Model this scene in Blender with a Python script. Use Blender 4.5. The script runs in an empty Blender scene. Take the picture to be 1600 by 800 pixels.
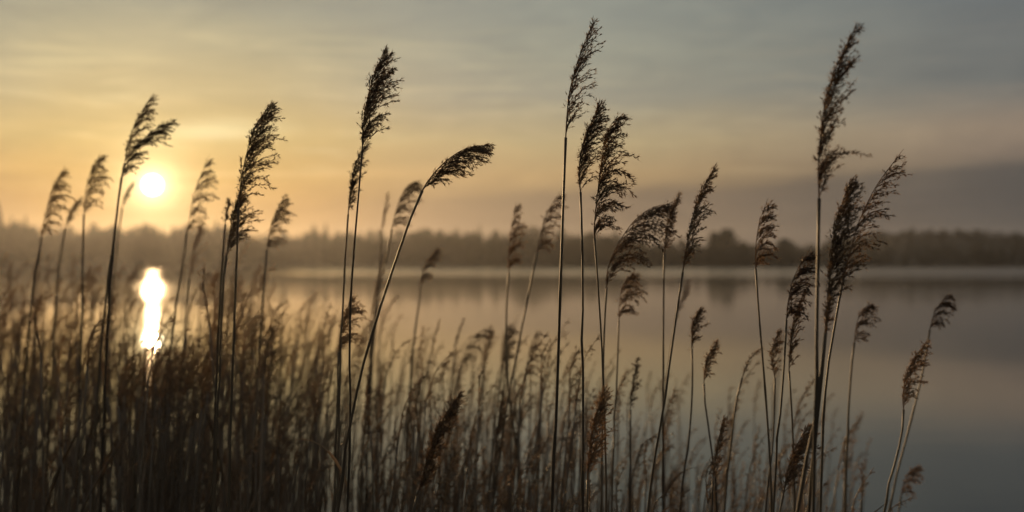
import bpy, math, random
import numpy as np
from mathutils import Vector, Matrix

scene = bpy.context.scene
R = math.radians

# ------------------------------------------------------------------ camera
CAM_Z = 1.9
LENS = 40.0
FPX = 1600 * LENS / 36.0            # focal length in photograph pixels
HORIZON = 411.0                     # row of the true horizon in the photograph
PITCH = math.atan((HORIZON - 400) / FPX)
cam_d = bpy.data.cameras.new("camera")
cam_d.lens = LENS
cam_d.sensor_width = 36.0
cam_d.clip_start = 0.05
cam_d.clip_end = 8000
cam_d.dof.use_dof = True
cam_d.dof.focus_distance = 2.42
cam_d.dof.aperture_fstop = 2.25
cam = bpy.data.objects.new("camera", cam_d)
scene.collection.objects.link(cam)
cam.location = (0, 0, CAM_Z)
cam.rotation_euler = (math.pi / 2 + PITCH, 0, 0)
scene.camera = cam

# ------------------------------------------------------------------ light
SUN_AZ = math.atan((238 - 800) / FPX)             # measured from +Y, + to the right
SUN_EL = math.atan((HORIZON - 289) / FPX * math.cos(SUN_AZ))
SUN_DIR = Vector((math.sin(SUN_AZ) * math.cos(SUN_EL), math.cos(SUN_AZ) * math.cos(SUN_EL), math.sin(SUN_EL)))
sun_d = bpy.data.lights.new("sun", 'SUN')
sun_d.energy = 2.2
sun_d.angle = R(0.53)
sun_d.color = (1.0, 0.63, 0.30)
sun = bpy.data.objects.new("sun", sun_d)
scene.collection.objects.link(sun)
sun.rotation_euler = SUN_DIR.to_track_quat('Z', 'Y').to_euler()
sun.location = (-60, 190, 40)

scene.view_settings.view_transform = 'Standard'
scene.view_settings.look = 'None'
scene.view_settings.exposure = 0.0
scene.view_settings.gamma = 1.0
cy = scene.cycles
cy.use_denoising = True
cy.max_bounces = 5
cy.diffuse_bounces = 2
cy.glossy_bounces = 3
cy.transmission_bounces = 2
cy.volume_bounces = 0
cy.transparent_max_bounces = 4
cy.caustics_reflective = False
cy.caustics_refractive = False
cy.sample_clamp_indirect = 4.0
cy.sample_clamp_direct = 40.0

# ------------------------------------------------------------------ node helper
class NT:
    def __init__(s, tree):
        s.t = tree; s.t.nodes.clear()
    def n(s, typ, **kw):
        nd = s.t.nodes.new(typ)
        for k, v in kw.items(): setattr(nd, k, v)
        return nd
    def put(s, sock, v):
        if isinstance(v, bpy.types.NodeSocket): s.t.links.new(v, sock)
        elif isinstance(v, (tuple, list)) and sock.type == 'RGBA' and len(v) == 3: sock.default_value = (*v, 1)
        else: sock.default_value = v
    def m(s, op, a, b=None, c=None, clamp=False):
        nd = s.n('ShaderNodeMath', operation=op); nd.use_clamp = clamp
        for i, v in enumerate((a, b, c)):
            if v is not None: s.put(nd.inputs[i], v)
        return nd.outputs[0]
    def vm(s, op, a, b=None):
        nd = s.n('ShaderNodeVectorMath', operation=op)
        s.put(nd.inputs[0], a)
        if b is not None: s.put(nd.inputs[1], b)
        return nd.outputs['Value'] if op in ('DOT_PRODUCT', 'LENGTH') else nd.outputs[0]
    def mix(s, f, a, b, mode='MIX'):
        nd = s.n('ShaderNodeMix', data_type='RGBA', blend_type=mode)
        s.put(nd.inputs[0], f); s.put(nd.inputs[6], a); s.put(nd.inputs[7], b)
        return nd.outputs[2]
    def ramp(s, f, stops, interp='LINEAR'):
        nd = s.n('ShaderNodeValToRGB'); cr = nd.color_ramp; cr.interpolation = interp
        while len(cr.elements) < len(stops): cr.elements.new(0.5)
        for e, (p, c) in zip(cr.elements, stops):
            e.position = p; e.color = (*c, 1) if len(c) == 3 else c
        s.put(nd.inputs[0], f)
        return nd.outputs[0]
    def smooth(s, v, lo, hi, a=0.0, b=1.0):
        nd = s.n('ShaderNodeMapRange', interpolation_type='SMOOTHSTEP')
        s.put(nd.inputs[0], v); s.put(nd.inputs[1], lo); s.put(nd.inputs[2], hi)
        s.put(nd.inputs[3], a); s.put(nd.inputs[4], b)
        return nd.outputs[0]
    def noise(s, vec, scale, detail=3, rough=0.5, dist=0.0):
        nd = s.n('ShaderNodeTexNoise')
        s.put(nd.inputs['Vector'], vec); nd.inputs['Scale'].default_value = scale
        nd.inputs['Detail'].default_value = detail; nd.inputs['Roughness'].default_value = rough
        nd.inputs['Distortion'].default_value = dist
        return nd.outputs[0]

def lin(r, g, b):
    f = lambda c: (c / 12.92 if c <= 0.04045 else ((c + 0.055) / 1.055) ** 2.4)
    return tuple(f(c / 255) for c in (r, g, b))

# ------------------------------------------------------------------ sky
world = bpy.data.worlds.new("World")
scene.world = world
world.use_nodes = True
N = NT(world.node_tree)
out = N.n('ShaderNodeOutputWorld')
bg = N.n('ShaderNodeBackground')
sky = N.n('ShaderNodeTexSky', sky_type='NISHITA')
sky.sun_disc = False
sky.sun_elevation = SUN_EL
sky.sun_rotation = SUN_AZ
sky.altitude = 100
sky.air_density = 1.0; sky.dust_density = 3.0; sky.ozone_density = 1.0
dirv = N.n('ShaderNodeTexCoord').outputs['Generated']
sep = N.n('ShaderNodeSeparateXYZ'); N.put(sep.inputs[0], dirv)
el = N.m('ARCSINE', sep.outputs[2])                       # elevation, radians
eld = N.m('MULTIPLY', el, 180 / math.pi)
az = N.m('ARCTAN2', sep.outputs[0], sep.outputs[1])
azd = N.m('MULTIPLY', N.m('SUBTRACT', az, SUN_AZ), 180 / math.pi)
daz = N.m('ABSOLUTE', azd)
daz = N.m('MINIMUM', daz, N.m('SUBTRACT', 360.0, daz))
cosS = N.vm('DOT_PRODUCT', dirv, tuple(SUN_DIR))
ang = N.m('MULTIPLY', N.m('ARCCOSINE', N.m('MINIMUM', cosS, 0.9999999)), 180 / math.pi)
# stretched, warped cloud coordinates
cv = N.n('ShaderNodeCombineXYZ')
N.put(cv.inputs[0], N.m('ADD', N.m('MULTIPLY', az, 4.2), N.m('MULTIPLY', el, 4.0))); N.put(cv.inputs[1], N.m('SUBTRACT', N.m('MULTIPLY', el, 15.0), N.m('MULTIPLY', az, 1.8))); N.put(cv.inputs[2], 0.37)
warp = N.noise(cv.outputs[0], 1.3, 4, 0.55)
cl = N.noise(cv.outputs[0], 1.9, 9, 0.60, 0.9)
cv2 = N.n('ShaderNodeCombineXYZ')
N.put(cv2.inputs[0], N.m('MULTIPLY', az, 4.0)); N.put(cv2.inputs[1], N.m('MULTIPLY', el, 60.0)); N.put(cv2.inputs[2], 2.1)
streak = N.noise(cv2.outputs[0], 1.6, 8, 0.6, 0.8)
# elevation in degrees nudged by the clouds, then mapped 0..30 deg -> 0..1
eln = N.m('ADD', eld, N.m('MULTIPLY', N.m('SUBTRACT', warp, 0.5), 1.3))
ef = N.m('DIVIDE', N.m('MAXIMUM', eln, 0.0), 30.0, clamp=True)
near = N.ramp(ef, [(0.0, lin(112, 84, 46)), (0.097, lin(120, 92, 50)), (0.15, lin(146, 122, 68)), (0.203, lin(160, 148, 98)),
                   (0.277, lin(160, 157, 124)), (0.347, lin(150, 155, 134)), (0.413, lin(130, 143, 135)), (1.0, lin(98, 110, 120))])
mid = N.ramp(ef, [(0.0, lin(104, 94, 82)), (0.07, lin(108, 96, 84)), (0.11, lin(128, 112, 92)), (0.15, lin(176, 149, 109)), (0.203, lin(180, 164, 125)),
                  (0.277, lin(151, 151, 137)), (0.347, lin(150, 154, 141)), (0.413, lin(143, 150, 142)), (1.0, lin(102, 109, 115))])
far = N.ramp(ef, [(0.0, lin(72, 74, 79)), (0.09, lin(74, 76, 80)), (0.14, lin(90, 87, 86)), (0.17, lin(130, 116, 105)), (0.205, lin(150, 133, 117)), (0.24, lin(126, 120, 113)),
                  (0.28, lin(107, 111, 111)), (0.347, lin(111, 115, 115)), (0.413, lin(107, 113, 115)), (1.0, lin(90, 95, 102))])
f1 = N.smooth(daz, 2.0, 15.0)
f2 = N.smooth(daz, 16.0, 45.0)
azf = N.m('ADD', N.m('MULTIPLY', f1, 0.4), N.m('MULTIPLY', f2, 0.6))
skyc = N.mix(f2, N.mix(f1, near, mid), far)
skyc = N.mix(0.12, skyc, N.mix(1.0, sky.outputs[0], (0.05, 0.05, 0.05), 'MULTIPLY'))
# low cloud bank, heavier away from the sun
bank_top = N.m('ADD', N.m('MULTIPLY', warp, 2.6), N.smooth(azd, 8.0, 44.0, 1.6, 3.4))
bank = N.m('MULTIPLY', N.smooth(N.m('SUBTRACT', bank_top, eld), -0.25, 0.45), N.smooth(azd, 5.0, 28.0, 0.04, 0.68))
bankc = N.mix(f2, lin(120, 104, 88), lin(78, 78, 77))
bankc = N.mix(1.0, bankc, N.ramp(streak, [(0.3, (0.86, 0.87, 0.88)), (0.7, (1.16, 1.14, 1.12))]), 'MULTIPLY')
skyc = N.mix(bank, skyc, bankc)
# thin bright streaks between 3 and 12 degrees
st = N.m('MULTIPLY', N.smooth(streak, 0.50, 0.70), N.m('MULTIPLY', N.smooth(eld, 3.5, 5.5), N.smooth(eld, 8.0, 13.0, 1.0, 0.15)))
st = N.m('MULTIPLY', st, N.m('SUBTRACT', 0.22, N.m('MULTIPLY', f2, 0.12)))
wx = N.m('DIVIDE', N.m('SUBTRACT', azd, 3.2), 2.6); wy = N.m('DIVIDE', N.m('SUBTRACT', N.m('SUBTRACT', eld, N.m('MULTIPLY', azd, 0.05)), 6.35), 0.42)
wisp = N.m('MULTIPLY', N.m('EXPONENT', N.m('MULTIPLY', -1.0, N.m('ADD', N.m('MULTIPLY', wx, wx), N.m('MULTIPLY', wy, wy)))), N.smooth(streak, 0.3, 0.6, 0.35, 1.0))
st = N.m('MAXIMUM', st, N.m('MULTIPLY', wisp, 0.95))
skyc = N.mix(st, skyc, N.mix(azf, lin(255, 238, 180), lin(186, 162, 136)))
# soft mottling over the whole sky
skyc = N.mix(1.0, skyc, N.ramp(cl, [(0.25, (0.87, 0.88, 0.905)), (0.75, (1.12, 1.105, 1.075))]), 'MULTIPLY')
# aureole of the sun and its disc
g1 = N.m('EXPONENT', N.m('MULTIPLY', ang, -1 / 0.56))
g2 = N.m('EXPONENT', N.m('MULTIPLY', ang, -1 / 2.6))
def N_comb(f):
    nd = N.n('ShaderNodeCombineColor')
    for i in range(3): N.put(nd.inputs[i], f)
    return nd.outputs[0]
def addc(a, f, c):
    return N.mix(1.0, a, N.mix(1.0, c, N_comb(f), 'MULTIPLY'), 'ADD')
skyc = addc(skyc, N.m('MULTIPLY', g1, 3.2), (1.0, 0.80, 0.42))
skyc = addc(skyc, N.m('MULTIPLY', N.m('MULTIPLY', g2, 0.40), N.smooth(streak, 0.25, 0.75, 0.6, 1.45)), (1.0, 0.78, 0.40))
disc = N.smooth(ang, 0.28, 0.48, 1.0, 0.0)
skyc = addc(skyc, N.m('MULTIPLY', disc, 26.0), (1.0, 0.90, 0.62))
N.put(bg.inputs[0], skyc)
bg.inputs[1].default_value = 1.0
world.node_tree.links.new(bg.outputs[0], out.inputs[0])
world.cycles.sampling_method = 'MANUAL'
world.cycles.sample_map_resolution = 2048

# ------------------------------------------------------------------ materials
def material(name):
    m = bpy.data.materials.new(name); m.use_nodes = True
    return m, NT(m.node_tree)

def plant_mat(name, c1, c2, trans, rough, scale, spec=0.35, thru=1.7):
    m, n = material(name)
    o = n.n('ShaderNodeOutputMaterial'); p = n.n('ShaderNodeBsdfPrincipled')
    tc = n.n('ShaderNodeTexCoord').outputs['Object']
    oi = n.n('ShaderNodeObjectInfo').outputs['Random']
    nz = n.noise(tc, scale, 3, 0.6)
    f = n.m('ADD', n.m('MULTIPLY', nz, 0.9), n.m('MULTIPLY', n.m('SUBTRACT', oi, 0.5), 0.5), clamp=True)
    c = n.ramp(f, [(0.2, c1), (0.75, c2)])
    n.put(p.inputs['Base Color'], c); p.inputs['Roughness'].default_value = rough
    p.inputs['Specular IOR Level'].default_value = spec
    if trans > 0:
        t = n.n('ShaderNodeBsdfTranslucent'); n.put(t.inputs[0], n.mix(1.0, c, (thru, thru * 0.97, thru * 0.87), 'MULTIPLY'))
        mx = n.n('ShaderNodeMixShader'); mx.inputs[0].default_value = trans
        m.node_tree.links.new(p.outputs[0], mx.inputs[1]); m.node_tree.links.new(t.outputs[0], mx.inputs[2])
        m.node_tree.links.new(mx.outputs[0], o.inputs[0])
    else:
        m.node_tree.links.new(p.outputs[0], o.inputs[0])
    return m

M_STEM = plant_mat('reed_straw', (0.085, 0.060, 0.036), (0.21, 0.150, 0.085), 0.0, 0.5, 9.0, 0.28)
M_STEM_BED_LIT = plant_mat('reed_straw_bed_lit', (0.25, 0.195, 0.135), (0.50, 0.40, 0.28), 0.25, 0.45, 9.0, 0.35)  # bed straw: albedo raised to stand in for light the shaded bed lacks
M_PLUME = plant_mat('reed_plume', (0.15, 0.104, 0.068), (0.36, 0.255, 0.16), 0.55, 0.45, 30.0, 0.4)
M_PLUME_BED_LIT = plant_mat('reed_plume_bed_lit', (0.25, 0.192, 0.132), (0.50, 0.395, 0.28), 0.6, 0.38, 30.0, 0.45)  # bed plumes coloured paler and more translucent, painting extra light into the bed
M_LEAF = plant_mat('reed_leaf', (0.21, 0.16, 0.105), (0.45, 0.35, 0.23), 0.48, 0.35, 14.0, 0.5)
M_HAIR = plant_mat('reed_silk', (0.30, 0.22, 0.14), (0.60, 0.47, 0.32), 0.65, 0.42, 40.0, 0.4)
M_BARK = plant_mat('bark', (0.05, 0.04, 0.03), (0.09, 0.075, 0.06), 0.0, 0.9, 1.0, 0.1)
M_CROWN = plant_mat('tree_foliage', (0.034, 0.044, 0.034), (0.065, 0.078, 0.056), 0.15, 0.8, 0.15, 0.1, 1.0)

def ground_mat():
    m, n = material('shore_ground')
    o = n.n('ShaderNodeOutputMaterial'); p = n.n('ShaderNodeBsdfPrincipled')
    tc = n.n('ShaderNodeTexCoord').outputs['Object']
    c = n.ramp(n.noise(tc, 0.8, 5, 0.6), [(0.3, (0.035, 0.03, 0.02)), (0.7, (0.09, 0.075, 0.045))])
    n.put(p.inputs['Base Color'], c); p.inputs['Roughness'].default_value = 0.95
    p.inputs['Specular IOR Level'].default_value = 0.1
    b = n.n('ShaderNodeBump'); b.inputs['Strength'].default_value = 0.4; b.inputs['Distance'].default_value = 0.1
    n.put(b.inputs['Height'], n.noise(tc, 3.0, 5, 0.6)); n.put(p.inputs['Normal'], b.outputs[0])
    m.node_tree.links.new(p.outputs[0], o.inputs[0])
    return m
M_GROUND = ground_mat()

def water_mat():
    m, n = material('lake_water')
    o = n.n('ShaderNodeOutputMaterial'); p = n.n('ShaderNodeBsdfPrincipled')
    tc = n.n('ShaderNodeTexCoord').outputs['Object']
    sp = n.n('ShaderNodeSeparateXYZ'); n.put(sp.inputs[0], tc)
    y = sp.outputs[1]
    mp = n.n('ShaderNodeMapping'); n.put(mp.inputs[0], tc); mp.inputs[3].default_value = (0.006, 0.02, 1)
    patch = n.noise(mp.outputs[0], 1.0, 4, 0.5)
    yy = n.m('ADD', y, n.m('MULTIPLY', n.m('SUBTRACT', patch, 0.5), 120.0))
    # a breeze-ruffled strip off the far shore, calm water nearer
    lane = n.smooth(n.m('DIVIDE', sp.outputs[0], n.m('MAXIMUM', y, 1.0)), -0.26, -0.16)     # the left shore lies in the lee
    ruffle = n.m('MULTIPLY', lane, n.m('MULTIPLY', n.smooth(yy, 120.0, 200.0), n.smooth(yy, 400.0, 540.0, 0.8, 0.4)))
    lee = n.m('SUBTRACT', 1.0, lane)
    yp = n.m('ADD', y, n.m('MULTIPLY', n.m('SUBTRACT', patch, 0.5), 40.0))
    catspaw = n.m('MULTIPLY', lee, n.m('MULTIPLY', n.smooth(yp, 52.0, 72.0), n.smooth(yp, 88.0, 150.0, 1.0, 0.0)))
    p.inputs['Base Color'].default_value = (0.012, 0.016, 0.014, 1)
    p.inputs['IOR'].default_value = 1.33
    rough = n.m('ADD', n.m('MULTIPLY', ruffle, 0.11), n.m('ADD', 0.05, n.m('MULTIPLY', n.smooth(patch, 0.4, 0.7), 0.03)))
    n.put(p.inputs['Roughness'], n.m('ADD', n.m('MULTIPLY', rough, n.m('SUBTRACT', 1.0, n.m('MULTIPLY', lee, 0.5))), n.m('MULTIPLY', catspaw, 0.045)))
    mp2 = n.n('ShaderNodeMapping'); n.put(mp2.inputs[0], tc); mp2.inputs[3].default_value = (0.7, 1.6, 1)
    w1 = n.noise(mp2.outputs[0], 1.0, 3, 0.5)
    w2 = n.noise(mp2.outputs[0], 0.16, 2, 0.5)
    b = n.n('ShaderNodeBump'); b.inputs['Distance'].default_value = 0.03
    n.put(b.inputs['Strength'], n.m('ADD', n.m('SUBTRACT', 0.045, n.m('MULTIPLY', lee, 0.038)), n.m('MULTIPLY', ruffle, 0.5)))
    n.put(b.inputs['Height'], n.m('ADD', w1, n.m('MULTIPLY', w2, 2.5)))
    n.put(p.inputs['Normal'], b.outputs[0])
    m.node_tree.links.new(p.outputs[0], o.inputs[0])
    return m
M_WATER = water_mat()

# ------------------------------------------------------------------ mesh helpers
class MB:
    """collects vertices and faces of one mesh"""
    def __init__(s): s.v = []; s.f = []; s.hair = []
    def tube(s, pts, rad, sides=5, cap=True):
        base = len(s.v); n = len(pts)
        up = Vector((0.3, 1, 0.1))
        for i, p in enumerate(pts):
            t = (pts[min(i + 1, n - 1)] - pts[max(i - 1, 0)]).normalized()
            a = t.cross(up); a = a.normalized() if a.length > 1e-5 else Vector((1, 0, 0))
            b = t.cross(a)
            for k in range(sides):
                q = 2 * math.pi * k / sides
                s.v.append(p + (a * math.cos(q) + b * math.sin(q)) * rad[i])
        for i in range(n - 1):
            for k in range(sides):
                k2 = (k + 1) % sides
                s.f.append((base + i * sides + k, base + i * sides + k2, base + (i + 1) * sides + k2, base + (i + 1) * sides + k))
        if cap:
            s.f.append(tuple(base + (n - 1) * sides + k for k in range(sides)))
            s.f.append(tuple(base + k for k in reversed(range(sides))))
    def spindle(s, p, d, L, r, rng):
        base = len(s.v)
        a = d.cross(Vector((rng.random() - .5, rng.random() - .5, rng.random() - .5)))
        a = a.normalized() if a.length > 1e-6 else Vector((1, 0, 0))
        b = d.cross(a).normalized()
        m = p + d * (L * 0.42)
        s.v += [p, m + a * r, m - a * r * 0.5 + b * r * 0.87, m - a * r * 0.5 - b * r * 0.87, p + d * L]
        for i, j in ((1, 2), (2, 3), (3, 1)):
            s.f.append((base, base + j, base + i)); s.f.append((base + 4, base + i, base + j))
    def blade(s, pts, wid, fold=0.25, up=Vector((0, 0, 1))):
        """a folded leaf strip with thickness"""
        base = len(s.v); n = len(pts)
        for i, p in enumerate(pts):
            t = (pts[min(i + 1, n - 1)] - pts[max(i - 1, 0)]).normalized()
            a = t.cross(up); a = a.normalized() if a.length > 1e-4 else Vector((1, 0, 0))
            nrm = a.cross(t).normalized()
            w = wid[i] * 0.5
            s.v += [p - a * w + nrm * w * fold, p, p + a * w + nrm * w * fold, p - nrm * min(0.0012, w * .4)]
        for i in range(n - 1):
            q = base + i * 4; r = q + 4
            s.f += [(q, q + 1, r + 1, r), (q + 1, q + 2, r + 2, r + 1), (q, r, r + 3, q + 3), (q + 3, r + 3, r + 2, q + 2)]
    def mesh(s, name, mat, off=None):
        me = bpy.data.meshes.new(name)
        v = s.v if off is None else [p - off for p in s.v]
        me.from_pydata([tuple(p) for p in v], [], s.f)
        me.materials.append(mat)
        if s.hair:
            me.materials.append(M_HAIR)
            mi = np.zeros(len(s.f), dtype=np.int32); mi[s.hair] = 1; me.polygons.foreach_set('material_index', mi)
        return me
    def join(s, b):
        o = len(s.v); k = len(s.f); s.v += b.v; s.f += [tuple(i + o for i in f) for f in b.f]; s.hair += [i + k for i in b.hair]
    def build(s, name, mat, parent=None, off=None, smooth=False):
        me = s.mesh(name, mat, off)
        if smooth: me.polygons.foreach_set('use_smooth', [True] * len(me.polygons))
        return link(name, me, parent)

col = scene.collection
def link(name, data, parent=None):
    o = bpy.data.objects.new(name, data); col.objects.link(o)
    if parent is not None: o.parent = parent
    return o
def tag(o, label=None, cat=None, group=None, kind=None):
    if label: o['label'] = label
    if cat: o['category'] = cat
    if group: o['group'] = group
    if kind: o['kind'] = kind
    return o

def spline(P, n):
    """Catmull-Rom through P, n samples evenly spread by length"""
    P = [Vector(p) for p in P]
    Q = [P[0] * 2 - P[1]] + P + [P[-1] * 2 - P[-2]]
    dense = []
    for i in range(1, len(Q) - 2):
        for k in range(12):
            t = k / 12
            a, b, c, d = Q[i - 1], Q[i], Q[i + 1], Q[i + 2]
            dense.append(0.5 * ((2 * b) + (c - a) * t + (2 * a - 5 * b + 4 * c - d) * t * t + (3 * b - a - 3 * c + d) * t ** 3))
    dense.append(P[-1])
    L = [0.0]
    for a, b in zip(dense, dense[1:]): L.append(L[-1] + (b - a).length)
    res = []; j = 0
    for k in range(n):
        s_ = L[-1] * k / (n - 1)
        while j < len(L) - 2 and L[j + 1] < s_: j += 1
        u = (s_ - L[j]) / max(1e-9, L[j + 1] - L[j])
        res.append(dense[j].lerp(dense[j + 1], min(1, max(0, u))))
    return res

def smoothstep(a, b, x):
    t = min(1, max(0, (x - a) / (b - a))); return t * t * (3 - 2 * t)

# ------------------------------------------------------------------ terrain and lake
RIDGE = [(-1400, 362), (-600, 350), (-200, 352), (0, 358), (120, 366), (240, 362), (330, 362), (420, 374), (480, 372), (600, 372), (720, 368),
         (850, 367), (930, 376), (1010, 389), (1100, 398), (1195, 400), (1260, 384), (1340, 370), (1420, 364), (1500, 365), (1600, 371),
         (1800, 380), (2300, 374), (3200, 366)]
def ridge_row(px):
    for (a, ya), (b, yb) in zip(RIDGE, RIDGE[1:]):
        if a <= px <= b: return ya + (yb - ya) * smoothstep(a, b, px) - 3 - 6 * smoothstep(1250, 1380, px)
    return 370
TREE_H = 9.0
def ridge_dist(px): return 640 + 330 * smoothstep(1050, 1350, px)
def shore_y(x): return 560 + 14 * math.sin(x * 0.013) + 8 * math.sin(x * 0.041 + 1)
def ground_z(x, y):
    if y < 200:
        # near bank: dry where the photographer stands, sinking under the water
        b = 0.28 - 0.62 * smoothstep(-1.0, 7.0, y + 0.12 * x) - 1.6 * smoothstep(8, 60, y)
        if y > 3: b -= 0.25 * smoothstep(3, 9, y) * smoothstep(-0.5, 2.5, x)
        return b + 0.03 * math.sin(x * 2.1 + y) * math.cos(y * 1.7)
    s_ = shore_y(x)
    z = -1.9 + 2.2 * smoothstep(s_ - 40, s_ + 2, y)
    D = 640 if y < 640 else y
    px = 800 + FPX * x / max(y, 560)
    rd = ridge_dist(px)
    H = max(1.0, (HORIZON - ridge_row(px)) * rd / FPX + CAM_Z - TREE_H)
    z += H * smoothstep(s_ + 5, rd, y)
    z -= 6 * smoothstep(rd, rd + 500, y)
    return z

def sheet(name, xs, ys, zf, mat):
    nx, ny = len(xs), len(ys)
    v = [(x, y, zf(x, y)) for y in ys for x in xs]
    f = [(j * nx + i, j * nx + i + 1, (j + 1) * nx + i + 1, (j + 1) * nx + i) for j in range(ny - 1) for i in range(nx - 1)]
    me = bpy.data.meshes.new(name); me.from_pydata(v, [], f); me.materials.append(mat)
    me.polygons.foreach_set('use_smooth', [True] * len(f))
    return link(name, me)
xs = sorted(set([-1800, -1500, -1250] + list(range(-1100, -20, 30)) + [k * 1.0 for k in range(-14, 15)] + list(range(20, 1101, 30)) + [1250, 1500, 1800]))
ys = [-80, -30, -10] + [k * 0.75 for k in range(-6, 22)] + [20, 30, 45, 70, 120, 200, 350, 480, 510] + list(range(525, 1040, 15)) + [1100, 1200, 1400, 1700]
tag(sheet('ground', xs, ys, ground_z, M_GROUND), kind='structure')
tag(sheet('lake_water', [-1800, -400, 0, 400, 1800], [-6, 0, 20, 200, 600, 700], lambda x, y: 0.0, M_WATER), kind='structure')

# ------------------------------------------------------------------ far wood
rng = random.Random(11)
def crown_mb(mb, h, w, conifer, rng, n):
    """leaf clumps through the crown's volume, base at local z=0.12h"""
    for k in range(n):
        u = rng.random()
        z = h * (0.12 + 0.88 * u)
        if conifer: rr = w * (1 - u) ** 1.05 * (0.7 + 0.5 * rng.random())
        else: rr = w * math.sqrt(max(0.02, 1 - (2 * u - 0.85) ** 2 / 1.35)) * (0.7 + 0.5 * rng.random())
        q = rng.random() * 6.283; r_ = rr * math.sqrt(rng.random())
        c = Vector((math.cos(q) * r_, math.sin(q) * r_, z))
        s_ = h * (0.045 + 0.05 * rng.random())
        if conifer: s_ *= 0.25 + 0.9 * (1 - u)
        b = len(mb.v)
        a1 = Vector((rng.gauss(0, 1), rng.gauss(0, 1), rng.gauss(0, .6))).normalized()
        a2 = a1.cross(Vector((rng.gauss(0, 1), rng.gauss(0, 1), rng.gauss(0, 1)))).normalized(); a3 = a1.cross(a2)
        mb.v += [c + a1 * s_, c + a2 * s_ * 0.8 - a1 * s_ * .3, c - a2 * s_ * .7 - a1 * s_ * .5, c + a3 * s_ * 0.7]
        mb.f += [(b, b + 1, b + 2), (b, b + 3, b + 1), (b + 1, b + 3, b + 2), (b + 2, b + 3, b)]
crowns = []
for k in range(8):
    mb = MB(); crown_mb(mb, 1.0, 0.22 if k < 4 else 0.30, k < 4, rng, 130)
    v = np.array([tuple(p) for p in mb.v]); crowns.append((v, np.array(mb.f)))
def far_pos(px, d): return (px - 800) / FPX * d
V, F, off = [], [], 0
for k in range(3400):
    px = rng.uniform(-350, 1950) if k % 3 else rng.uniform(-40, 1640)
    rd = ridge_dist(px); d = rng.uniform(568, rd + 40) if rng.random() < .6 else rng.uniform(rd - 35, rd + 25)
    x = far_pos(px, d)
    if d < shore_y(x) + 5: d = shore_y(x) + 5 + rng.random() * 10
    smooth_hill = smoothstep(1180, 1330, px)
    h = rng.choice((rng.uniform(5, 8), rng.uniform(7, 12.5))) * (1 - 0.35 * smooth_hill)
    if rng.random() < 0.05 and smooth_hill < .3: h *= 1.25
    ci = rng.randrange(4) if rng.random() < (0.8 if px < 900 else 0.5) else rng.randrange(4, 8)
    v, f = crowns[ci]
    q = rng.random() * 6.283; c, s_ = math.cos(q), math.sin(q)
    w = h * rng.uniform(0.85, 1.2)
    vv = np.empty_like(v)
    vv[:, 0] = (v[:, 0] * c - v[:, 1] * s_) * w + x
    vv[:, 1] = (v[:, 0] * s_ + v[:, 1] * c) * w + d
    vv[:, 2] = v[:, 2] * h * 1.12 - 0.12 * h + ground_z(x, d)
    V.append(vv); F.append(f + off); off += len(v)
def np_mesh(name, V, F, mat, MI=None, mat2=None):
    me = bpy.data.meshes.new(name)
    V = np.concatenate(V).astype(np.float32); F = np.concatenate(F).astype(np.int32)
    me.vertices.add(len(V)); me.vertices.foreach_set('co', V.ravel())
    me.loops.add(F.size); me.loops.foreach_set('vertex_index', F.ravel())
    me.polygons.add(len(F)); me.polygons.foreach_set('loop_start', np.arange(0, F.size, 3, dtype=np.int32))
    me.materials.append(mat)
    if MI is not None:
        me.materials.append(mat2); me.polygons.foreach_set('material_index', np.concatenate(MI).astype(np.int32))
    me.update(calc_edges=True)
    return me
tag(link('far_wood', np_mesh('far_wood', V, F, M_CROWN)), 'hazy wooded slope along the far shore of the lake', 'wood', kind='stuff')

TREES = [  # px, top row, conifer, extra width, label
    (-4, 312, 1, 1.0, 'tall dark spruce cut by the left edge of the picture'),
    (18, 338, 1, 1.0, 'spruce top just right of the left picture edge on the far shore'),
    (40, 337, 1, 1.0, 'pointed spruce at far left, right of the slightly shorter-set spruce'),
    (148, 349, 1, 1.1, 'small spruce tip on the far shore behind the fourth reed from left'),
    (338, 343, 1, 1.2, 'spruce on the far ridge between the sun and the bushy leaning reeds'),
    (352, 348, 1, 1.1, 'lower spruce beside a taller one, right of the sun on the far ridge'),
    (489, 350, 1, 1.2, 'left one of a pair of spruce tops left of the tallest middle-left reed'),
    (509, 349, 1, 1.2, 'right one of a pair of spruce tops left of the tallest middle-left reed'),
    (664, 356, 1, 1.2, 'spruce tip on the far ridge behind the bent arching reed'),
    (690, 357, 1, 1.2, 'broad spruce tip on the far ridge right of the bent arching reed stem'),
    (948, 370, 0, 1.0, 'round tree at the right end of the middle far wood'),
    (1002, 376, 0, 1.0, 'low round far tree behind the wide arching plume'),
    (1116, 364, 0, 0.8, 'left half of the isolated round tree pair on the far shore'),
    (1136, 359, 0, 0.9, 'taller right half of the isolated round tree pair on the far shore'),
    (1162, 378, 0, 0.9, 'small round tree right of the isolated tall pair on the far shore'),
    (1226, 374, 0, 1.2, 'round tree at the left foot of the smooth right hill'),
]
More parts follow.
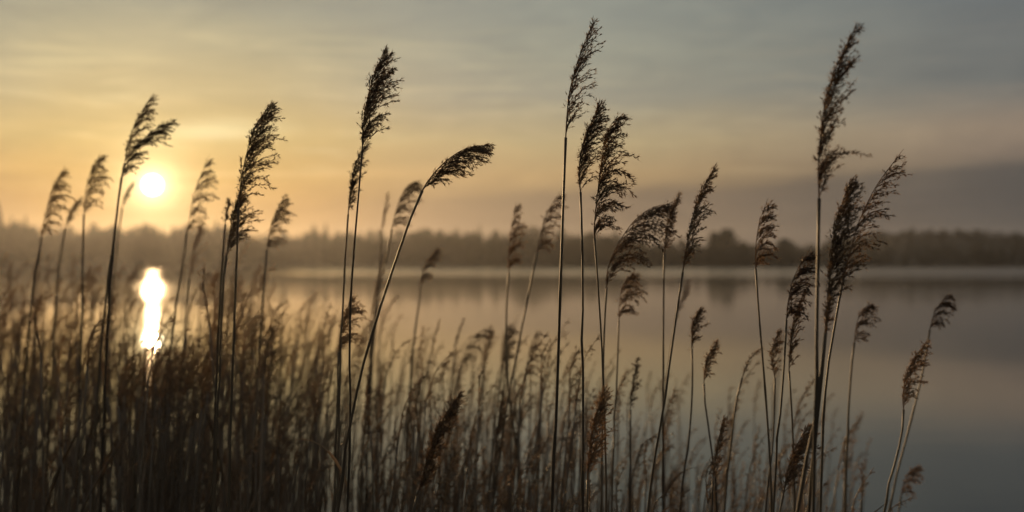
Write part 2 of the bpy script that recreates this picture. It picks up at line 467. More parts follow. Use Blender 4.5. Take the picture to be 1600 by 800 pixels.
for px, row, con, wf, lab in TREES:
    d = ridge_dist(px) - 30 if px < 1050 else 585
    x = far_pos(px, d); gz = ground_z(x, d)
    h = (HORIZON - row) * d / FPX + CAM_Z - gz
    root = link('spruce_tree' if con else 'round_tree', None); root.location = (x, d, gz)
    tag(root, lab, 'tree', 'far trees standing out of the wood')
    t = MB(); t.tube([Vector((0, 0, -0.5)), Vector((0.1, 0, h * 0.35)), Vector((0, 0.05, h * 0.9))], [h * .022, h * .016, h * .005], 6)
    if not con:
        for q in range(5):
            a = q * 1.3; z0 = h * (0.3 + 0.08 * q)
            t.tube([Vector((0, 0, z0)), Vector((math.cos(a), math.sin(a), .9)) * h * .13 + Vector((0, 0, z0))], [h * .009, h * .003], 4)
    t.build('trunk', M_BARK, root)
    c = MB(); crown_mb(c, h, h * (0.17 if con else 0.34) * wf, con, random.Random(px), 420); c.build('crown', M_CROWN, root)

# ------------------------------------------------------------------ reeds
WIND = Vector((0.94, -0.12, -0.05)).normalized()
CP, SP = math.cos(PITCH), math.sin(PITCH)
def at(px, py, d):
    """world point seen at a photograph pixel at distance d along +Y"""
    u = (px - 800) / FPX; v = (400 - py) / FPX
    dy, dz = CP - v * SP, SP + v * CP
    k = d / dy
    return Vector((u * k, d, CAM_Z + dz * k))

def plume(rach, width, rng, nbr=30, tiers=0, a0=22, a1=75, droop=0.35, dens=1.0, spk=0.011, spread=0.75, cut=0.0, side=1.0, stroke=0.0006, lenf=1.0, fine=1.0, fluff=1.4, hairs=3, hairw=1.15, stray=()):
    """rach: sampled points base->tip. returns (rachis MB, [branch MB])"""
    n = len(rach)
    tipd = (rach[-1] - rach[-3]).normalized()
    rm = MB(); rm.tube(rach + [rach[-1] + tipd * 0.008], [0.0013 * (1 - 0.85 * i / n) + 0.0002 for i in range(n + 1)], 5)
    out = []
    S = [0.0]
    for a, b in zip(rach, rach[1:]): S.append(S[-1] + (b - a).length)
    H = S[-1]
    for k in range(nbr + len(stray)):
        s = (k + 0.6 * rng.random()) / nbr
        if tiers: s = (math.floor(s * tiers) + (s * tiers % 1) ** 1.6 * 0.6) / tiers
        s = 0.985 * s if k < nbr else stray[k - nbr][0]
        fi = s * (n - 1); i = min(n - 2, int(fi)); p0 = rach[i].lerp(rach[i + 1], fi - i)
        T = (rach[min(n - 1, i + 2)] - rach[max(0, i - 1)]).normalized()
        prof = (0.70 + 0.8 * s if s < 0.35 else 0.98 * (1 - ((s - 0.35) / 0.65) ** 1.25 * 0.90))
        L = width * 1.9 * lenf * prof * rng.uniform(0.62, 1.15)
        L = min(L, (1 - s) * H * 0.90 + 0.006 + 0.07 * width)
        W = (WIND * side - T * WIND.dot(T) * side).normalized()
        ph = max(-2.6, min(2.6, rng.gauss(0, spread))) if k < nbr else 0.15
        back = max(0.0, math.cos(ph))                      # 1 downwind, 0 across and upwind
        L *= 0.45 + 0.55 * back
        W = Matrix.Rotation(ph, 3, T) @ W
        calm = 1 - 0.72 * s ** 1.5                         # the tip stays gathered to a point
        b0 = R(a0 * rng.uniform(0.6, 1.3) * (0.45 + 0.55 * back)); b1 = R(a1 * rng.uniform(0.72, 1.2) * calm * (0.12 + 0.88 * back))
        if rng.random() < 0.10: b1 *= 0.5
        if k >= nbr:                                       # a long branch that hangs out on its own
            L = stray[k - nbr][1]; b0 = R(stray[k - nbr][2]); b1 = R(stray[k - nbr][3])
        m = 7; pts = [p0.copy()]; p = p0.copy(); dirs = []
        for j in range(m):
            t = j / (m - 1); th = b0 + (b1 - b0) * t ** 1.2
            d = T * math.cos(th) + W * math.sin(th) + Vector((0, 0, -1)) * droop * calm * t * t * 1.2
            d += Vector((rng.gauss(0, .05), rng.gauss(0, .05), rng.gauss(0, .05)))
            d.normalize(); dirs.append(d); p = p + d * (L / m); pts.append(p.copy())
        b = MB(); b.tube(pts, [stroke * (1.25 - 0.8 * j / m) for j in range(m + 1)], 3, cap=False)
        # branchlets carrying spikelets
        nl = max(3, int(L / 0.0043 * dens))
        for q in range(nl):
            t = 0.12 + 0.88 * (q + rng.random()) / nl
            fj = t * m; j = min(m - 1, int(fj)); pb = pts[j].lerp(pts[j + 1], fj - j); dd = dirs[j]
            e = (dd + Vector((rng.gauss(0, .36 * fluff), rng.gauss(0, .36 * fluff), rng.gauss(0, .36 * fluff) - 0.10))).normalized()
            ll = rng.uniform(0.002, 0.009) * fluff * (1 - 0.5 * t)
            pe = pb + e * ll
            ns = 2 if rng.random() < 0.7 else 3
            for z in range(ns):
                e2 = (e + dd * 0.5 + Vector((rng.gauss(0, .28), rng.gauss(0, .28), rng.gauss(0, .28)))).normalized()
                b.spindle(pb.lerp(pe, z / max(1, ns - 1)), e2, spk * rng.uniform(0.6, 1.25) * (1 - 0.25 * t), spk * rng.uniform(0.075, 0.125) * fine, rng)
            for z in range(hairs):
                e3 = (e + Vector((rng.gauss(0, .6), rng.gauss(0, .6), rng.gauss(0, .6)))).normalized()
                k0 = len(b.f); b.spindle(pe, e3, spk * rng.uniform(0.6, 1.2), 0.00028 * hairw, rng); b.hair += list(range(k0, len(b.f)))
        out.append(b)
    return rm, out

def leaf_mb(p0, dirx, L, w, droop, rng, n=9):
    pts, wid = [], []; p = p0.copy()
    d = (dirx * 0.35 + Vector((0, 0, 1))).normalized()
    for i in range(n):
        t = i / (n - 1); pts.append(p.copy()); wid.append(w * (0.35 + 0.65 * math.sin(math.pi * min(1, t * 1.15 + 0.12)) ) * (1 - t ** 5) + 0.0004)
        d = (d + (dirx * 0.30 + Vector((rng.gauss(0, .06), rng.gauss(0, .06), -droop * (0.3 + 1.6 * t)))) * (1.0 / n) * 2.2).normalized()
        p = p + d * (L / (n - 1))
    mb = MB(); mb.blade(pts, wid, up=Vector((dirx.y * .3, 1, 0.25)).normalized()); return mb

def reed(label, stem_px, tip_px, d, width_px=30, thick=5.0, seed=1, branches=False, leaves=(), group=None, lean=0.0, plume_kw=None, cat='reed', top_d=None):
    """stem_px: pixels from low to the plume's foot; tip_px: from there to the tip"""
    rng = random.Random(seed * 77 + 5)
    td = d if top_d is None else top_d
    allp = list(stem_px) + list(tip_px)
    y0, y1 = allp[0][1], allp[-1][1]
    P = []
    for (x, y) in allp:
        t = (y0 - y) / max(1, (y0 - y1)); P.append(at(x, y, d + (td - d) * t + lean * t))
    ns = len(stem_px)
    low = P[0]; dirn = (P[0] - P[1]); dirn = dirn / max(0.01, abs(dirn.z))
    # down to the mud, straightening on the way
    gz = ground_z(low.x, low.y)
    fall = low.z - gz
    base = low + Vector((dirn.x * fall * 0.45, dirn.y * fall * 0.3, -fall)); base.z = ground_z(base.x, base.y) - 0.04
    mid = low + Vector((dirn.x * fall * 0.33, dirn.y * fall * 0.2, -fall * 0.5))
    root = link('reed', None); root.location = base
    tag(root, label, cat, group)
    st = spline([base, mid] + P[:ns], 34)
    for i in range(2, 32):
        if i % 5 == 3: st[i] = st[i] + Vector((rng.gauss(0, .0016), rng.gauss(0, .0016), 0))
    if not leaves and d < 3.3 and rng.random() < 0.6:
        leaves = ((rng.uniform(.45, .72), rng.choice((-1, 1, 1)), rng.uniform(.10, .26), rng.uniform(.004, .008), rng.uniform(-.1, .8)),)
    r0 = thick * d / FPX * 0.5
    rad = []
    for i in range(34):
        t = i / 33; r_ = r0 * (1.12 - 0.5 * t)
        if i % 5 == 3: r_ *= 1.22
        rad.append(r_)
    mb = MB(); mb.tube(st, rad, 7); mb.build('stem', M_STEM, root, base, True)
    if len(tip_px) > 0:
        rc = spline(P[ns - 1:], 22)
        kw = dict(plume_kw or {})
        wid = width_px * d / FPX
        rm, brs = plume(rc, wid, rng, **kw)
        if branches:
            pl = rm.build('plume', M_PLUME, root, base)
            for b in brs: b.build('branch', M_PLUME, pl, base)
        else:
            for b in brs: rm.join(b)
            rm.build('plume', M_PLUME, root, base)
    for (t, sx, L, w, dr) in leaves:
        i = int(t * 33); lm = leaf_mb(st[i], Vector((sx, rng.uniform(-.5, .5), 0)).normalized(), L, w, dr, rng)
        lm.build('leaf', M_LEAF, root, base)
    return root

G = 'tall reeds along the water edge'
T5 = dict(nbr=34, tiers=5, a0=26, a1=105, droop=0.5, dens=0.8, spk=0.013, spread=0.45, lenf=1.0)
T4 = dict(nbr=30, tiers=4, a0=26, a1=110, droop=0.55, dens=0.8, spk=0.013, spread=0.4, lenf=1.0)
NAR = dict(nbr=30, a0=14, a1=45, droop=0.2, dens=0.85, spk=0.012, spread=0.8, lenf=0.9)
MID = dict(nbr=36, a0=20, a1=80, droop=0.4, dens=0.85, spk=0.012, spread=0.7)
BUSH = dict(nbr=46, a0=26, a1=76, droop=0.38, dens=1.0, spk=0.011, spread=0.8)
SPARSE = dict(nbr=28, a0=14, a1=62, droop=0.18, dens=0.62, spk=0.011, spread=0.5, lenf=1.05)
CLOSED = dict(nbr=16, a0=8, a1=16, droop=0.05, dens=0.8, spk=0.013, spread=1.6, lenf=0.9)

# --- the sharp ones in the middle
reed('tall sharp reed with dense dark plume, second tallest left of the middle',
     [(545, 720), (548, 640), (546, 570), (549, 450), (558, 330), (566, 235)], [(567, 205), (571, 170), (582, 125), (600, 80)], 2.42, 40, 4.6, 1, True, group=G,
     plume_kw=dict(nbr=70, a0=26, a1=74, droop=0.15, dens=1.05, spk=0.0105, spread=0.65))
reed('sharp reed bent far to the right, plume nodding like a comb',
     [(531, 770), (548, 660), (570, 560), (600, 462), (640, 345), (660, 298)], [(668, 284), (690, 258), (716, 238), (742, 228), (763, 228)], 2.40, 46, 5.6, 2, True, group=G,
     plume_kw=dict(nbr=44, tiers=13, a0=20, a1=62, droop=0.42, dens=0.95, spk=0.0105, spread=0.30, lenf=0.95))
reed('tallest slim reed in the middle with a loose feathery plume',
     [(862, 800), (869, 650), (874, 500), (880, 320), (884, 215)], [(886, 180), (891, 138), (906, 85), (927, 34)], 2.36, 38, 6.2, 3, True, group=G, plume_kw=dict(SPARSE, nbr=36, stray=((0.02, 0.07, 12, 34), (0.2, 0.07, 20, 80))))
reed('sharp dense plume on a straight stem, left one of the touching pair',
     [(911, 800), (911, 600), (910, 400), (907, 300)], [(905, 270), (908, 240), (915, 210), (927, 185), (935, 162)], 2.40, 34, 5.2, 4, True, group=G,
     plume_kw=dict(nbr=58, a0=24, a1=72, droop=0.35, dens=1.05, spk=0.0105, spread=0.8))
reed('ragged drooping plume with windblown top, right one of the touching pair',
     [(948, 800), (943, 600), (936, 470), (929, 372)], [(929, 350), (934, 300), (940, 250), (948, 208), (962, 186), (976, 181)], 2.44, 40, 4.4, 5, True, group=G,
     plume_kw=dict(BUSH, nbr=66, tiers=9, a1=105, droop=0.6))
reed('bushy backlit reed right of the sun, taller of its overlapping pair',
     [(358, 760), (362, 620), (368, 450), (373, 325)], [(376, 290), (384, 245), (400, 196), (423, 161)], 2.72, 42, 5.0, 6, True, group=G,
     plume_kw=dict(BUSH, nbr=64, tiers=11, a1=80, droop=0.35))
reed('lower bushy plume overlapping the taller backlit reed right of the sun',
     [(336, 760), (342, 600), (349, 445), (354, 400)], [(358, 370), (364, 335), (374, 305)], 2.95, 34, 5.0, 7, group=G,
     plume_kw=dict(BUSH, nbr=40, a1=70, droop=0.3, lenf=1.2))
reed('bare thin stem just left of the overlapping bushy pair', [(332, 760), (338, 600), (346, 430), (352, 350)], [(354, 330), (357, 316)], 3.1, 8, 4.5, 8, group=G, plume_kw=CLOSED)
reed('plume behind the sharp second tallest reed, lower and blurred',
     [(528, 790), (531, 600), (538, 430), (544, 335)], [(546, 310), (551, 275), (560, 245), (573, 226)], 2.85, 22, 4.4, 9, group=G, plume_kw=dict(NAR, nbr=38))

# --- the right-hand group
reed('very tall near reed at right with long ragged plume and stray branches',
     [(1271, 800), (1275, 600), (1278, 420), (1280, 310)], [(1279, 260), (1283, 205), (1292, 148), (1310, 96), (1337, 42)], 1.88, 48, 8.0, 10, True, group=G,
     plume_kw=dict(nbr=62, a0=16, a1=50, droop=0.10, dens=0.95, spk=0.0095, spread=0.8, lenf=1.08, stray=((0.10, 0.105, 28, 108), (0.16, 0.06, 30, 90), (0.0, 0.075, 14, 30))),
     leaves=((0.60, 0.14, 0.46, 0.020, 0.04), (0.66, 0.05, 0.30, 0.016, 0.02)))
reed('golden edged bushy reed beside the very tall right reed',
     [(1264, 800), (1277, 660), (1288, 550), (1292, 492)], [(1295, 450), (1300, 390), (1310, 335), (1327, 285)], 2.08, 56, 7.0, 11, True, group=G,
     plume_kw=dict(BUSH, nbr=60, a0=22, a1=66, droop=0.22, lenf=0.92), leaves=((0.60, 0.2, 0.42, 0.020, 0.05), (0.5, -.2, 0.35, 0.014, 0.1), (0.7, 0.2, 0.26, 0.014, 0.02)))
reed('right-leaning reed whose thin plume tip points up beside the bushy one',
     [(1282, 800), (1290, 610), (1306, 500), (1319, 430)], [(1332, 380), (1345, 340), (1371, 288), (1408, 238)], 2.2, 40, 5.5, 12, group=G,
     plume_kw=dict(SPARSE, nbr=34, tiers=9, a0=20, a1=88, droop=0.25))
reed('slender reed with thin plume left of the very tall right reed',
     [(1206, 800), (1202, 700), (1194, 590), (1185, 480), (1181, 420)], [(1181, 390), (1186, 350), (1198, 315)], 2.75, 25, 4.6, 13, group=G, plume_kw=dict(T5, nbr=30))
reed('curved double tiered plume just left of the very tall right reed',
     [(1212, 740), (1220, 640), (1226, 560), (1229, 500)], [(1232, 470), (1242, 430), (1266, 388)], 2.65, 28, 4.8, 14, group=G, plume_kw=dict(T4, nbr=40))
reed('hanging brown plume lower down behind the curved tiered plume',
     [(1242, 790), (1238, 660), (1233, 580)], [(1234, 550), (1240, 500), (1256, 455)], 2.8, 24, 4.5, 15, group=G, plume_kw=dict(NAR, nbr=34))
reed('short rounded plume tucked left of the curved tiered plume',
     [(1196, 800), (1208, 690), (1211, 590)], [(1207, 570), (1207, 545), (1216, 518)], 3.0, 18, 4.2, 16, group=G, plume_kw=dict(NAR, a1=80))
reed('low brown plume at the foot of the right-hand clump',
     [(1215, 830), (1224, 775)], [(1228, 750), (1238, 710), (1260, 668)], 2.35, 32, 5.0, 17, group=G, plume_kw=dict(MID, nbr=44))
reed('tan stem with sheathing leaves inside the right-hand clump',
     [(1246, 800), (1268, 690), (1282, 590), (1290, 520)], [(1293, 490), (1297, 470)], 1.95, 10, 8.0, 18, group=G, plume_kw=CLOSED, leaves=((0.55, 0.15, 0.45, 0.016, 0.04), (0.7, 0.25, 0.3, 0.012, 0.03)))
reed('pale small plume on a bare stem right of the right-hand clump',
     [(1321, 800), (1325, 660), (1331, 570), (1335, 535)], [(1338, 510), (1345, 488), (1362, 471)], 3.4, 20, 5.0, 19, group=G, plume_kw=dict(T4, nbr=24))
reed('farther right blurred plume standing above its neighbour near the right edge',
     [(1392, 790), (1415, 690), (1440, 590), (1453, 515)], [(1458, 495), (1466, 478), (1482, 458)], 3.5, 20, 4.4, 20, group=G, plume_kw=dict(T4, nbr=26))
reed('rightmost large drooping plume, below its blurred neighbour',
     [(1381, 800), (1397, 730), (1409, 680), (1412, 640)], [(1411, 615), (1420, 575), (1446, 535)], 2.95, 24, 5.0, 21, group=G, plume_kw=dict(MID, nbr=40))
reed('small blurred plume low beside the rightmost stems',
     [(1400, 840), (1408, 775)], [(1412, 755), (1420, 738), (1435, 726)], 3.9, 18, 4.0, 22, group=G, plume_kw=dict(T4, nbr=22))
reed('short stub of a reed standing alone low between the right stems',
     [(1345, 840), (1346, 780)], [(1347, 755), (1347, 725)], 3.6, 7, 4.0, 23, group=G, plume_kw=CLOSED)

# --- between the middle pair and the right-hand group
reed('wide arching plume hanging over to the right beside the touching pair',
     [(940, 800), (942, 620), (944, 520), (948, 450)], [(950, 420), (964, 385), (990, 346), (1018, 325), (1048, 318)], 2.85, 56, 4.6, 24, group=G,
     plume_kw=dict(BUSH, nbr=52, tiers=12, a0=26, a1=88, droop=0.6, spread=0.4, dens=0.8))
reed('small tangled plume under the wide arching one',
     [(957, 760), (964, 590), (967, 500)], [(968, 475), (974, 445), (990, 425)], 3.3, 26, 4.0, 25, group=G, plume_kw=dict(T4, nbr=28))
reed('narrow upright plume left of the tall leaning one',
     [(1036, 800), (1036, 600), (1037, 470), (1038, 395)], [(1040, 370), (1045, 340), (1060, 305)], 3.1, 18, 4.2, 26, group=G, plume_kw=dict(NAR, nbr=34))
reed('tall right-leaning reed between the arching plume and the right-hand clump',
     [(1012, 800), (1036, 640), (1056, 500), (1067, 425)], [(1072, 390), (1082, 340), (1097, 297), (1116, 262)], 2.66, 34, 5.0, 27, group=G, plume_kw=dict(NAR, nbr=44, a1=58))
reed('dim blurred plume above the water behind the tall leaning reed',
     [(1030, 700), (1046, 560), (1055, 505)], [(1059, 485), (1067, 462), (1076, 440)], 4.6, 15, 3.4, 28, group=G, plume_kw=dict(NAR, nbr=24))
reed('upright half of two plumes that touch, left of the thin right reed',
     [(1062, 800), (1077, 680), (1082, 600), (1081, 545)], [(1081, 530), (1082, 508), (1092, 485)], 3.05, 20, 4.2, 29, group=G, plume_kw=dict(NAR, a1=80, nbr=32))
reed('right half of two plumes that touch, left of the thin right reed',
     [(1119, 780), (1110, 690), (1101, 625), (1100, 600)], [(1101, 580), (1105, 560), (1118, 535)], 3.05, 18, 4.2, 30, group=G, plume_kw=dict(NAR, a1=80, nbr=30))
reed('spiky brown plume low between the touching plumes and the bent bare stem',
     [(1112, 830), (1114, 750)], [(1116, 730), (1121, 695), (1130, 655)], 2.75, 20, 4.2, 31, group=G, plume_kw=dict(NAR, nbr=30))
reed('almost bare stem whose tip hooks over to the right',
     [(1132, 800), (1141, 710), (1150, 630), (1160, 590)], [(1167, 570), (1176, 556), (1188, 546)], 3.1, 6, 4.4, 32, group=G, plume_kw=dict(CLOSED, nbr=10))
reed('dark ragged plume low at the foot of the touching middle pair',
     [(917, 830), (918, 750)], [(919, 725), (926, 665), (942, 612)], 2.2, 34, 5.0, 33, group=G, plume_kw=dict(MID, nbr=50, a0=16, a1=42, fine=0.75, fluff=1.8))
reed('little ragged plume low right of the touching middle pair',
     [(984, 800), (985, 700), (985, 640)], [(986, 620), (990, 590), (996, 562)], 3.4, 12, 4.4, 34, group=G, plume_kw=NAR)
reed('slim plume left of the tallest middle reed, upright above the far shore',
     [(809, 720), (793, 600), (791, 500), (795, 425)], [(795, 395), (798, 360), (806, 316)], 3.9, 20, 4.6, 35, group=G, plume_kw=dict(T5, nbr=32, a1=70))
reed('leaning plume close left of the tallest middle reed',
     [(782, 700), (806, 560), (826, 460), (839, 395)], [(843, 375), (853, 335), (876, 298)], 3.7, 22, 4.6, 36, group=G, plume_kw=dict(T5, nbr=30))
reed('big brown plume low left of middle, nearest and lying to the right',
     [(640, 840), (652, 775)], [(660, 745), (672, 700), (690, 658), (716, 618)], 2.12, 38, 6.0, 37, True, group=G,
     plume_kw=dict(nbr=70, a0=14, a1=42, droop=0.1, dens=0.9, spk=0.0125, spread=1.0, lenf=0.95, fine=0.7, fluff=1.9))
reed('blurred brown plume standing low between two thin stems near the middle',
     [(768, 830), (774, 725)], [(775, 700), (778, 660), (785, 612)], 3.6, 22, 5.0, 38, group=G, plume_kw=dict(NAR, nbr=34))
reed('dark plume on a stem left of the drooping comb-like one',
     [(764, 760), (776, 640), (785, 570)], [(786, 555), (788, 530), (794, 508)], 4.3, 18, 4.6, 39, group=G, plume_kw=dict(T4, nbr=26, a1=70))
reed('drooping comb-like plume with three hanging tiers near the middle',
     [(804, 740), (812, 660), (822, 590)], [(824, 570), (829, 540), (840, 514)], 4.2, 18, 4.2, 40, group=G, plume_kw=dict(T4, nbr=20, a1=130))
reed('hooked dark plume bent over flat to the right above the low stems',
     [(702, 740), (708, 640), (720, 570)], [(726, 550), (738, 528), (752, 517), (771, 511)], 4.6, 18, 4.2, 41, group=G, plume_kw=dict(T4, nbr=24))
reed('stubby upright plume right of the hooked dark one',
     [(742, 740), (752, 640), (757, 570)], [(759, 555), (762, 538), (769, 518)], 4.6, 12, 4.2, 42, group=G, plume_kw=dict(NAR, nbr=22))
reed('thin closed plume like a spear, left one of the two above the water',
     [(652, 740), (660, 620), (673, 560)], [(677, 535), (686, 502)], 4.8, 7, 4.0, 43, group=G, plume_kw=CLOSED)
reed('thin closed plume like a spear, right one of the two above the water',
     [(694, 740), (704, 620), (710, 555)], [(713, 530), (724, 498)], 4.8, 8, 4.0, 44, group=G, plume_kw=CLOSED)
# --- between bent reed and bushy pair
reed('small tilted plume right of the bent arching stem',
     [(636, 680), (646, 540), (655, 470), (657, 445)], [(659, 430), (667, 408), (684, 386)], 4.6, 18, 4.6, 45, group=G, plume_kw=dict(T4, nbr=26, a1=80))
reed('arched tiered plume left of the bent arching stem',
     [(572, 640), (588, 480), (606, 395), (612, 358)], [(616, 340), (627, 305), (640, 288), (656, 281)], 4.2, 24, 4.6, 46, group=G, plume_kw=dict(T5, nbr=34))
reed('small crooked plume left of the arched tiered one',
     [(580, 600), (592, 440), (596, 360)], [(598, 345), (601, 325), (606, 302)], 4.8, 10, 4.0, 47, group=G, plume_kw=dict(NAR, nbr=18))
reed('dark upright plume low left of the bent arching stem',
     [(574, 740), (577, 600), (580, 500)], [(582, 480), (588, 445), (600, 398)], 4.6, 18, 4.4, 48, group=G, plume_kw=dict(NAR, nbr=30, a1=60))
reed('curly plume crossing the stem of the sharp second tallest reed',
     [(522, 800), (527, 640), (529, 550)], [(531, 530), (537, 500), (548, 464)], 3.1, 32, 5.0, 49, group=G, plume_kw=dict(MID, nbr=34, tiers=4, a1=110))
reed('blurred upright plume right of the bushy backlit pair',
     [(396, 720), (405, 560), (413, 440), (417, 390)], [(419, 375), (427, 340), (445, 304)], 3.9, 24, 4.6, 50, group=G, plume_kw=dict(T5, nbr=34))
# --- around the sun and the left edge
reed('pale sparse plume glowing right of the sun',
     [(258, 640), (272, 500), (287, 400), (292, 365)], [(296, 340), (304, 300), (326, 244)], 4.1, 27, 4.6, 51, group=G, plume_kw=dict(T5, nbr=30, tiers=6))
reed('sparse glittering plume low behind the glowing one right of the sun',
     [(280, 640), (290, 500), (296, 435)], [(299, 410), (304, 380), (312, 345)], 4.6, 24, 4.0, 52, group=G, plume_kw=dict(SPARSE, nbr=24, dens=.45))
reed('tall upright plume left of the sun, higher of the crossing pair',
     [(148, 700), (160, 520), (177, 380), (188, 290), (195, 255)], [(199, 230), (212, 190), (238, 148)], 3.5, 24, 4.8, 53, group=G, plume_kw=dict(MID, nbr=40, tiers=7))
reed('plume arching toward the sun, lower of the crossing pair',
     [(160, 700), (170, 480), (182, 340), (190, 278)], [(196, 258), (214, 228), (242, 202), (274, 187)], 3.4, 28, 5.0, 54, group=G, plume_kw=dict(MID, nbr=44, tiers=7, a1=70))
reed('thin faint plume between the crossing pair and the sun',
     [(168, 600), (176, 460), (185, 370), (191, 325)], [(194, 310), (199, 298), (208, 286)], 5.0, 12, 3.8, 55, group=G, plume_kw=dict(NAR, nbr=16))
reed('tiered plume on a straight stem, second tall one from the left edge',
     [(124, 640), (128, 480), (130, 380), (131, 335)], [(132, 315), (139, 275), (157, 239)], 4.2, 26, 4.6, 56, group=G, plume_kw=dict(T5, nbr=36))
reed('small soft plume tucked between the two leftmost tiered ones',
     [(78, 640), (90, 440), (102, 356)], [(105, 345), (112, 326), (126, 310)], 5.0, 15, 4.0, 57, group=G, plume_kw=dict(NAR, nbr=26, a1=60))
reed('leftmost tall tiered plume standing clear against the golden sky',
     [(36, 640), (50, 465), (62, 390), (65, 370)], [(69, 345), (80, 300), (100, 260)], 4.2, 28, 4.6, 58, group=G, plume_kw=dict(T5, nbr=38))

# ------------------------------------------------------------------ the reed bed: countable blurred reeds, then the mass
NV, NPL = 26, 14                     # variants in all, those with open plumes
def variant(k):
    """one reed about 1 m tall at scale 1 with its foot at the origin; returns lists of (name, MB, material)"""
    r = random.Random(900 + k)
    thin = k >= NPL
    top = Vector((r.uniform(-.03, .045), r.uniform(-.05, .05), 0.86)); tip = top + Vector((r.uniform(.0, .055), r.uniform(-.02, .02), r.uniform(.07, .12)))
    bend = r.uniform(-.015, .015)
    st = spline([Vector((0, 0, -0.03)), Vector((top.x * .2 + bend, top.y * .2, .4)), top], 12)
    sm = MB(); sm.tube(st, [0.0022 * (1.15 - .55 * i / 11) * (1.2 if i % 3 == 1 else 1) for i in range(12)], 5)
    res = [('stem', sm, M_STEM_BED_LIT)]
    rc = spline([top, top.lerp(tip, .5) + Vector((-.008, 0, .012)), tip], 10)
    if thin: kw = dict(nbr=7, a0=8, a1=22, droop=.05, dens=.42, lenf=.9)
    else: kw = [dict(nbr=12, tiers=4, a0=24, a1=100, droop=.5, dens=.34), dict(nbr=11, a0=14, a1=45, droop=.2, dens=.34), dict(nbr=12, a0=20, a1=75, droop=.4, dens=.34)][k % 3]
    rm, brs = plume(rc, r.uniform(.006, .010) if thin else r.uniform(.014, .022), r, spk=.009, spread=.7, stroke=.0005, fine=1.1, hairs=1, hairw=1.6, **kw)
    for b in brs: rm.join(b)
    res.append(('plume', rm, M_PLUME_BED_LIT))
    for q in range(r.choice((0, 1, 1, 2)) if not thin else r.choice((0, 1, 1))):
        a = r.uniform(-1.0, 1.0) + (math.pi if r.random() < .25 else 0)
        i = r.randrange(2, 9)
        res.append(('leaf', leaf_mb(st[i], Vector((math.cos(a), math.sin(a), 0)), r.uniform(.10, .24), r.uniform(.003, .006), r.uniform(-.1, .3), r, 7), M_LEAF))
    return res
VARS = [variant(k) for k in range(NV)]
VMESH = [[(n, mb.mesh(n, mt)) for n, mb, mt in v] for v in VARS]
def pick(r, open_share): return r.randrange(NPL) if r.random() < open_share else r.randrange(NPL, NV)

def bed_spot(zone, r):
    """foot position and height of a bed reed"""
    if zone in (0, 6): # dense bed below and left of the sun
        px = r.uniform(-60, 410); d = r.uniform(3.3, 9.5)
        top = r.gauss(1.62, .14) - 0.03 * max(0, 5 - d) + 0.05 * max(0, min(d, 8.5) - 5.5)
    elif zone == 1:    # thinner bed towards the middle
        px = r.triangular(380, 700, 390); d = r.uniform(3.4, 8.5); top = r.gauss(1.52, .16) - (px - 380) / 300 * .18
    else:              # low stems in front of the open water
        px = r.triangular(600, 1330, 720) if r.random() < .6 else r.uniform(640, 1330); d = r.uniform(2.9, 5.8); top = r.gauss(1.24, .17) - (px - 600) / 700 * .26
    if zone == 3:      # knee-high regrowth at the water's edge
        px = r.uniform(560, 1330); d = r.uniform(2.8, 6.0); top = CAM_Z - (r.triangular(640, 830, 740) + (px - 900) * .05 - HORIZON) * d / FPX
        if top < 0.25: top = 0.25 + r.random() * .2
    if zone == 4:      # lower reeds before the sun's track
        px = r.uniform(198, 278); d = r.uniform(3.6, 6.5); top = CAM_Z - (r.uniform(505, 590) - HORIZON) * d / FPX
    if zone == 5:      # thin mid-height stems towards the middle
        px = r.uniform(560, 900) if r.random() < .7 else r.uniform(900, 1290); d = r.uniform(3.3, 6.5)
        top = CAM_Z - (r.uniform(500, 650) + max(0, px - 860) * .22 - HORIZON) * d / FPX
    if zone == 6:      # the bed runs on along the shore beyond the left picture edge
        px = r.uniform(-420, -40); d = r.uniform(3.3, 9.5)
    row = HORIZON + (CAM_Z - top) * FPX / d
    # the reeds stand lower where the sun's track on the water shows
    if zone < 3 and 196 < px < 280 and row < 530: top = CAM_Z - (r.uniform(525, 590) - HORIZON) * d / FPX
    return (px - 800) / FPX * d, d, top, px
PLACE = [(-999, 45, 'at the left picture edge'), (45, 110, 'below the leftmost tall plume'), (110, 150, 'below the second tall plume from left'),
         (150, 195, 'at the crossing pair left of sun'), (195, 240, 'left of the sun track'), (240, 285, 'right of the sun track'),
         (285, 330, 'below the glowing sparse plume'), (330, 370, 'around the bushy backlit pair'), (370, 425, 'right of the bushy backlit pair'),
         (425, 480, 'well left of the second tallest reed'), (480, 535, 'just left of the second tallest reed'), (535, 590, 'left of the bent reed stem'),
         (590, 640, 'right of the bent reed stem'), (640, 700, 'around the big low brown plume'), (700, 770, 'below the hooked dark plume'), (770, 860, 'left of the tallest middle stem'),
         (860, 935, 'around the two straight middle stems'), (935, 1030, 'right of the touching middle pair'), (1030, 1120, 'below the two touching plumes'), (1120, 9999, 'left of the right-hand clump')]
ORD = ['first', 'second', 'third', 'fourth', 'fifth', 'sixth', 'seventh', 'eighth', 'ninth', 'tenth', 'eleventh', 'twelfth']
def bed_label(px, d, zone, is_open):
    where = next(t for a_, b_, t in PLACE if a_ <= px < b_)
    row = ('short near' if d < 4.2 else 'short farther') if zone == 2 else 'dark front-row' if d < 5.2 else 'blurred mid-row' if d < 7.2 else 'faint back-row'
    return f"{row} {'open-plumed' if is_open else 'thin-tipped'} reed {where}"
made = {}
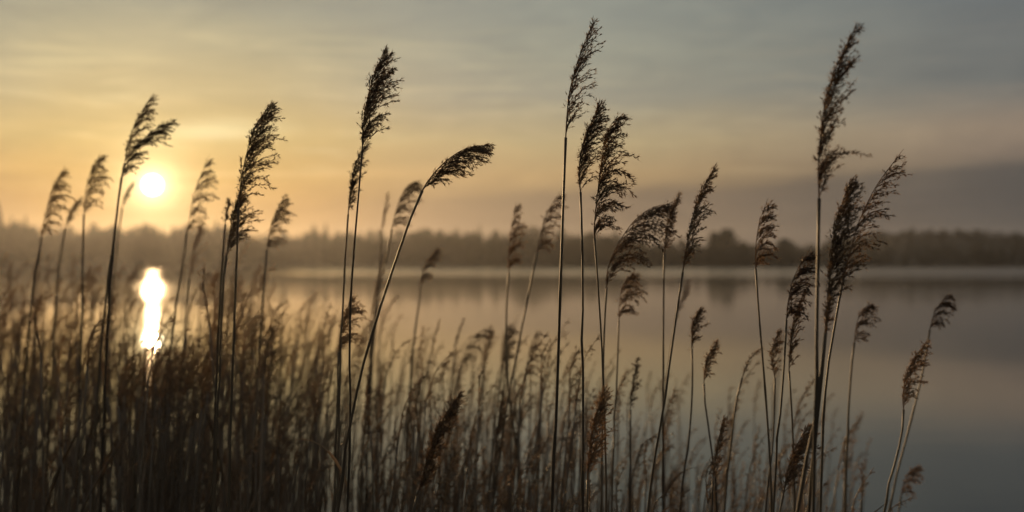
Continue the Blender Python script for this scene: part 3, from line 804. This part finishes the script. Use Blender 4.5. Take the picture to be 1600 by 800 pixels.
for zone, num in ((0, 125), (1, 62), (2, 48)):
    r = random.Random(40 + zone)
    for k in range(num):
        x, d, top, px = bed_spot(zone, r)
        gz = ground_z(x, d)
        s_ = (top - gz) / 0.96
        root = link('reed', None); root.location = (x, d, gz); root.scale = (s_, s_, s_)
        root.rotation_euler = (r.gauss(0, .03), r.gauss(.01, .05), r.gauss(0, .5))
        vi = pick(r, .62)
        made.setdefault(bed_label(px, d, zone, vi < NPL), []).append((px, root))
        for n, me in VMESH[vi]: link(n, me, root)
for lab, items in made.items():
    items.sort(key=lambda t: t[0])
    for i, (px, root) in enumerate(items):
        if len(items) == 1: extra = ''
        elif len(items) == 2: extra = (', left one of two', ', right one of two')[i]
        else: extra = f', {ORD[i]} from left'
        tag(root, lab + extra, 'reed', 'blurred reeds of the bed')
# the uncountable rest of the bed
def tri(mb):
    hair = set(mb.hair); o, mi = [], []
    for k, f in enumerate(mb.f):
        for i in range(1, len(f) - 1): o.append((f[0], f[i], f[i + 1])); mi.append(1 if k in hair else 0)
    return np.array(o), np.array(mi)
VNP = []
for v in VARS:
    d_ = {}
    for n, mb, mt in v:
        a, b, c, o = d_.setdefault(n, [[], [], [], 0])
        f, mi = tri(mb)
        a.append(np.array([tuple(p) for p in mb.v])); b.append(f + o); c.append(mi); d_[n][3] += len(mb.v)
    VNP.append({n: (np.concatenate(a), np.concatenate(b), np.concatenate(c)) for n, (a, b, c, o) in d_.items()})
acc = {'stem': [[], [], [], 0], 'plume': [[], [], [], 0], 'leaf': [[], [], [], 0]}
for zone, num in ((0, 600), (1, 250), (2, 300), (3, 280), (4, 130), (5, 190), (6, 200)):
    r = random.Random(80 + zone)
    for k in range(num):
        x, d, top, px = bed_spot(zone, r)
        if r.random() < .75: top -= r.uniform(0, (.6, .6, .3, .1, .05, .15, .3)[zone])
        gz = ground_z(x, d); s_ = (top - gz) / 0.96
        M = Matrix.Translation((x, d, gz)) @ Matrix.Rotation(r.gauss(.01, .05), 4, 'Y') @ Matrix.Rotation(r.gauss(0, .03), 4, 'X') @ Matrix.Rotation(r.gauss(0, .5), 4, 'Z') @ Matrix.Scale(s_, 4)
        A = np.array(M)
        for n, (v, f, mi) in VNP[pick(r, (.35, .35, .35, .1, .4, .3, .35)[zone])].items():
            q = acc[n]; q[0].append(v @ A[:3, :3].T + A[:3, 3]); q[1].append(f + q[3]); q[2].append(mi); q[3] += len(v)
bed = link('reed_bed', None)
tag(bed, 'dense mass of brown reeds filling the lower left of the shore', 'reed bed', kind='stuff')
for n, mt in (('stem', M_STEM_BED_LIT), ('plume', M_PLUME_BED_LIT), ('leaf', M_LEAF)):
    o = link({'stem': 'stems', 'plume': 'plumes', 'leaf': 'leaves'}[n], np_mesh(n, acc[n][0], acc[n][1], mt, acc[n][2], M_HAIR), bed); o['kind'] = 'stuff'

# ------------------------------------------------------------------ haze
hz = MB()
x0, x1, y0, y1, z0, z1 = -1850, 1850, -120, 1750, -12, 52
hz.v = [Vector(p) for p in ((x0, y0, z0), (x1, y0, z0), (x1, y1, z0), (x0, y1, z0), (x0, y0, z1), (x1, y0, z1), (x1, y1, z1), (x0, y1, z1))]
hz.f = [(0, 3, 2, 1), (4, 5, 6, 7), (0, 1, 5, 4), (1, 2, 6, 5), (2, 3, 7, 6), (3, 0, 4, 7)]
mh = bpy.data.materials.new('haze_air'); mh.use_nodes = True
n = NT(mh.node_tree); o = n.n('ShaderNodeOutputMaterial'); pv = n.n('ShaderNodeVolumePrincipled')
pv.inputs['Color'].default_value = (0.93, 0.93, 0.95, 1)
pv.inputs['Density'].default_value = 0.00015
pv.inputs['Anisotropy'].default_value = 0.72
mh.node_tree.links.new(pv.outputs[0], o.inputs['Volume'])
tag(hz.build('haze', mh), 'thin warm evening haze lying over the lake', 'haze', kind='stuff')
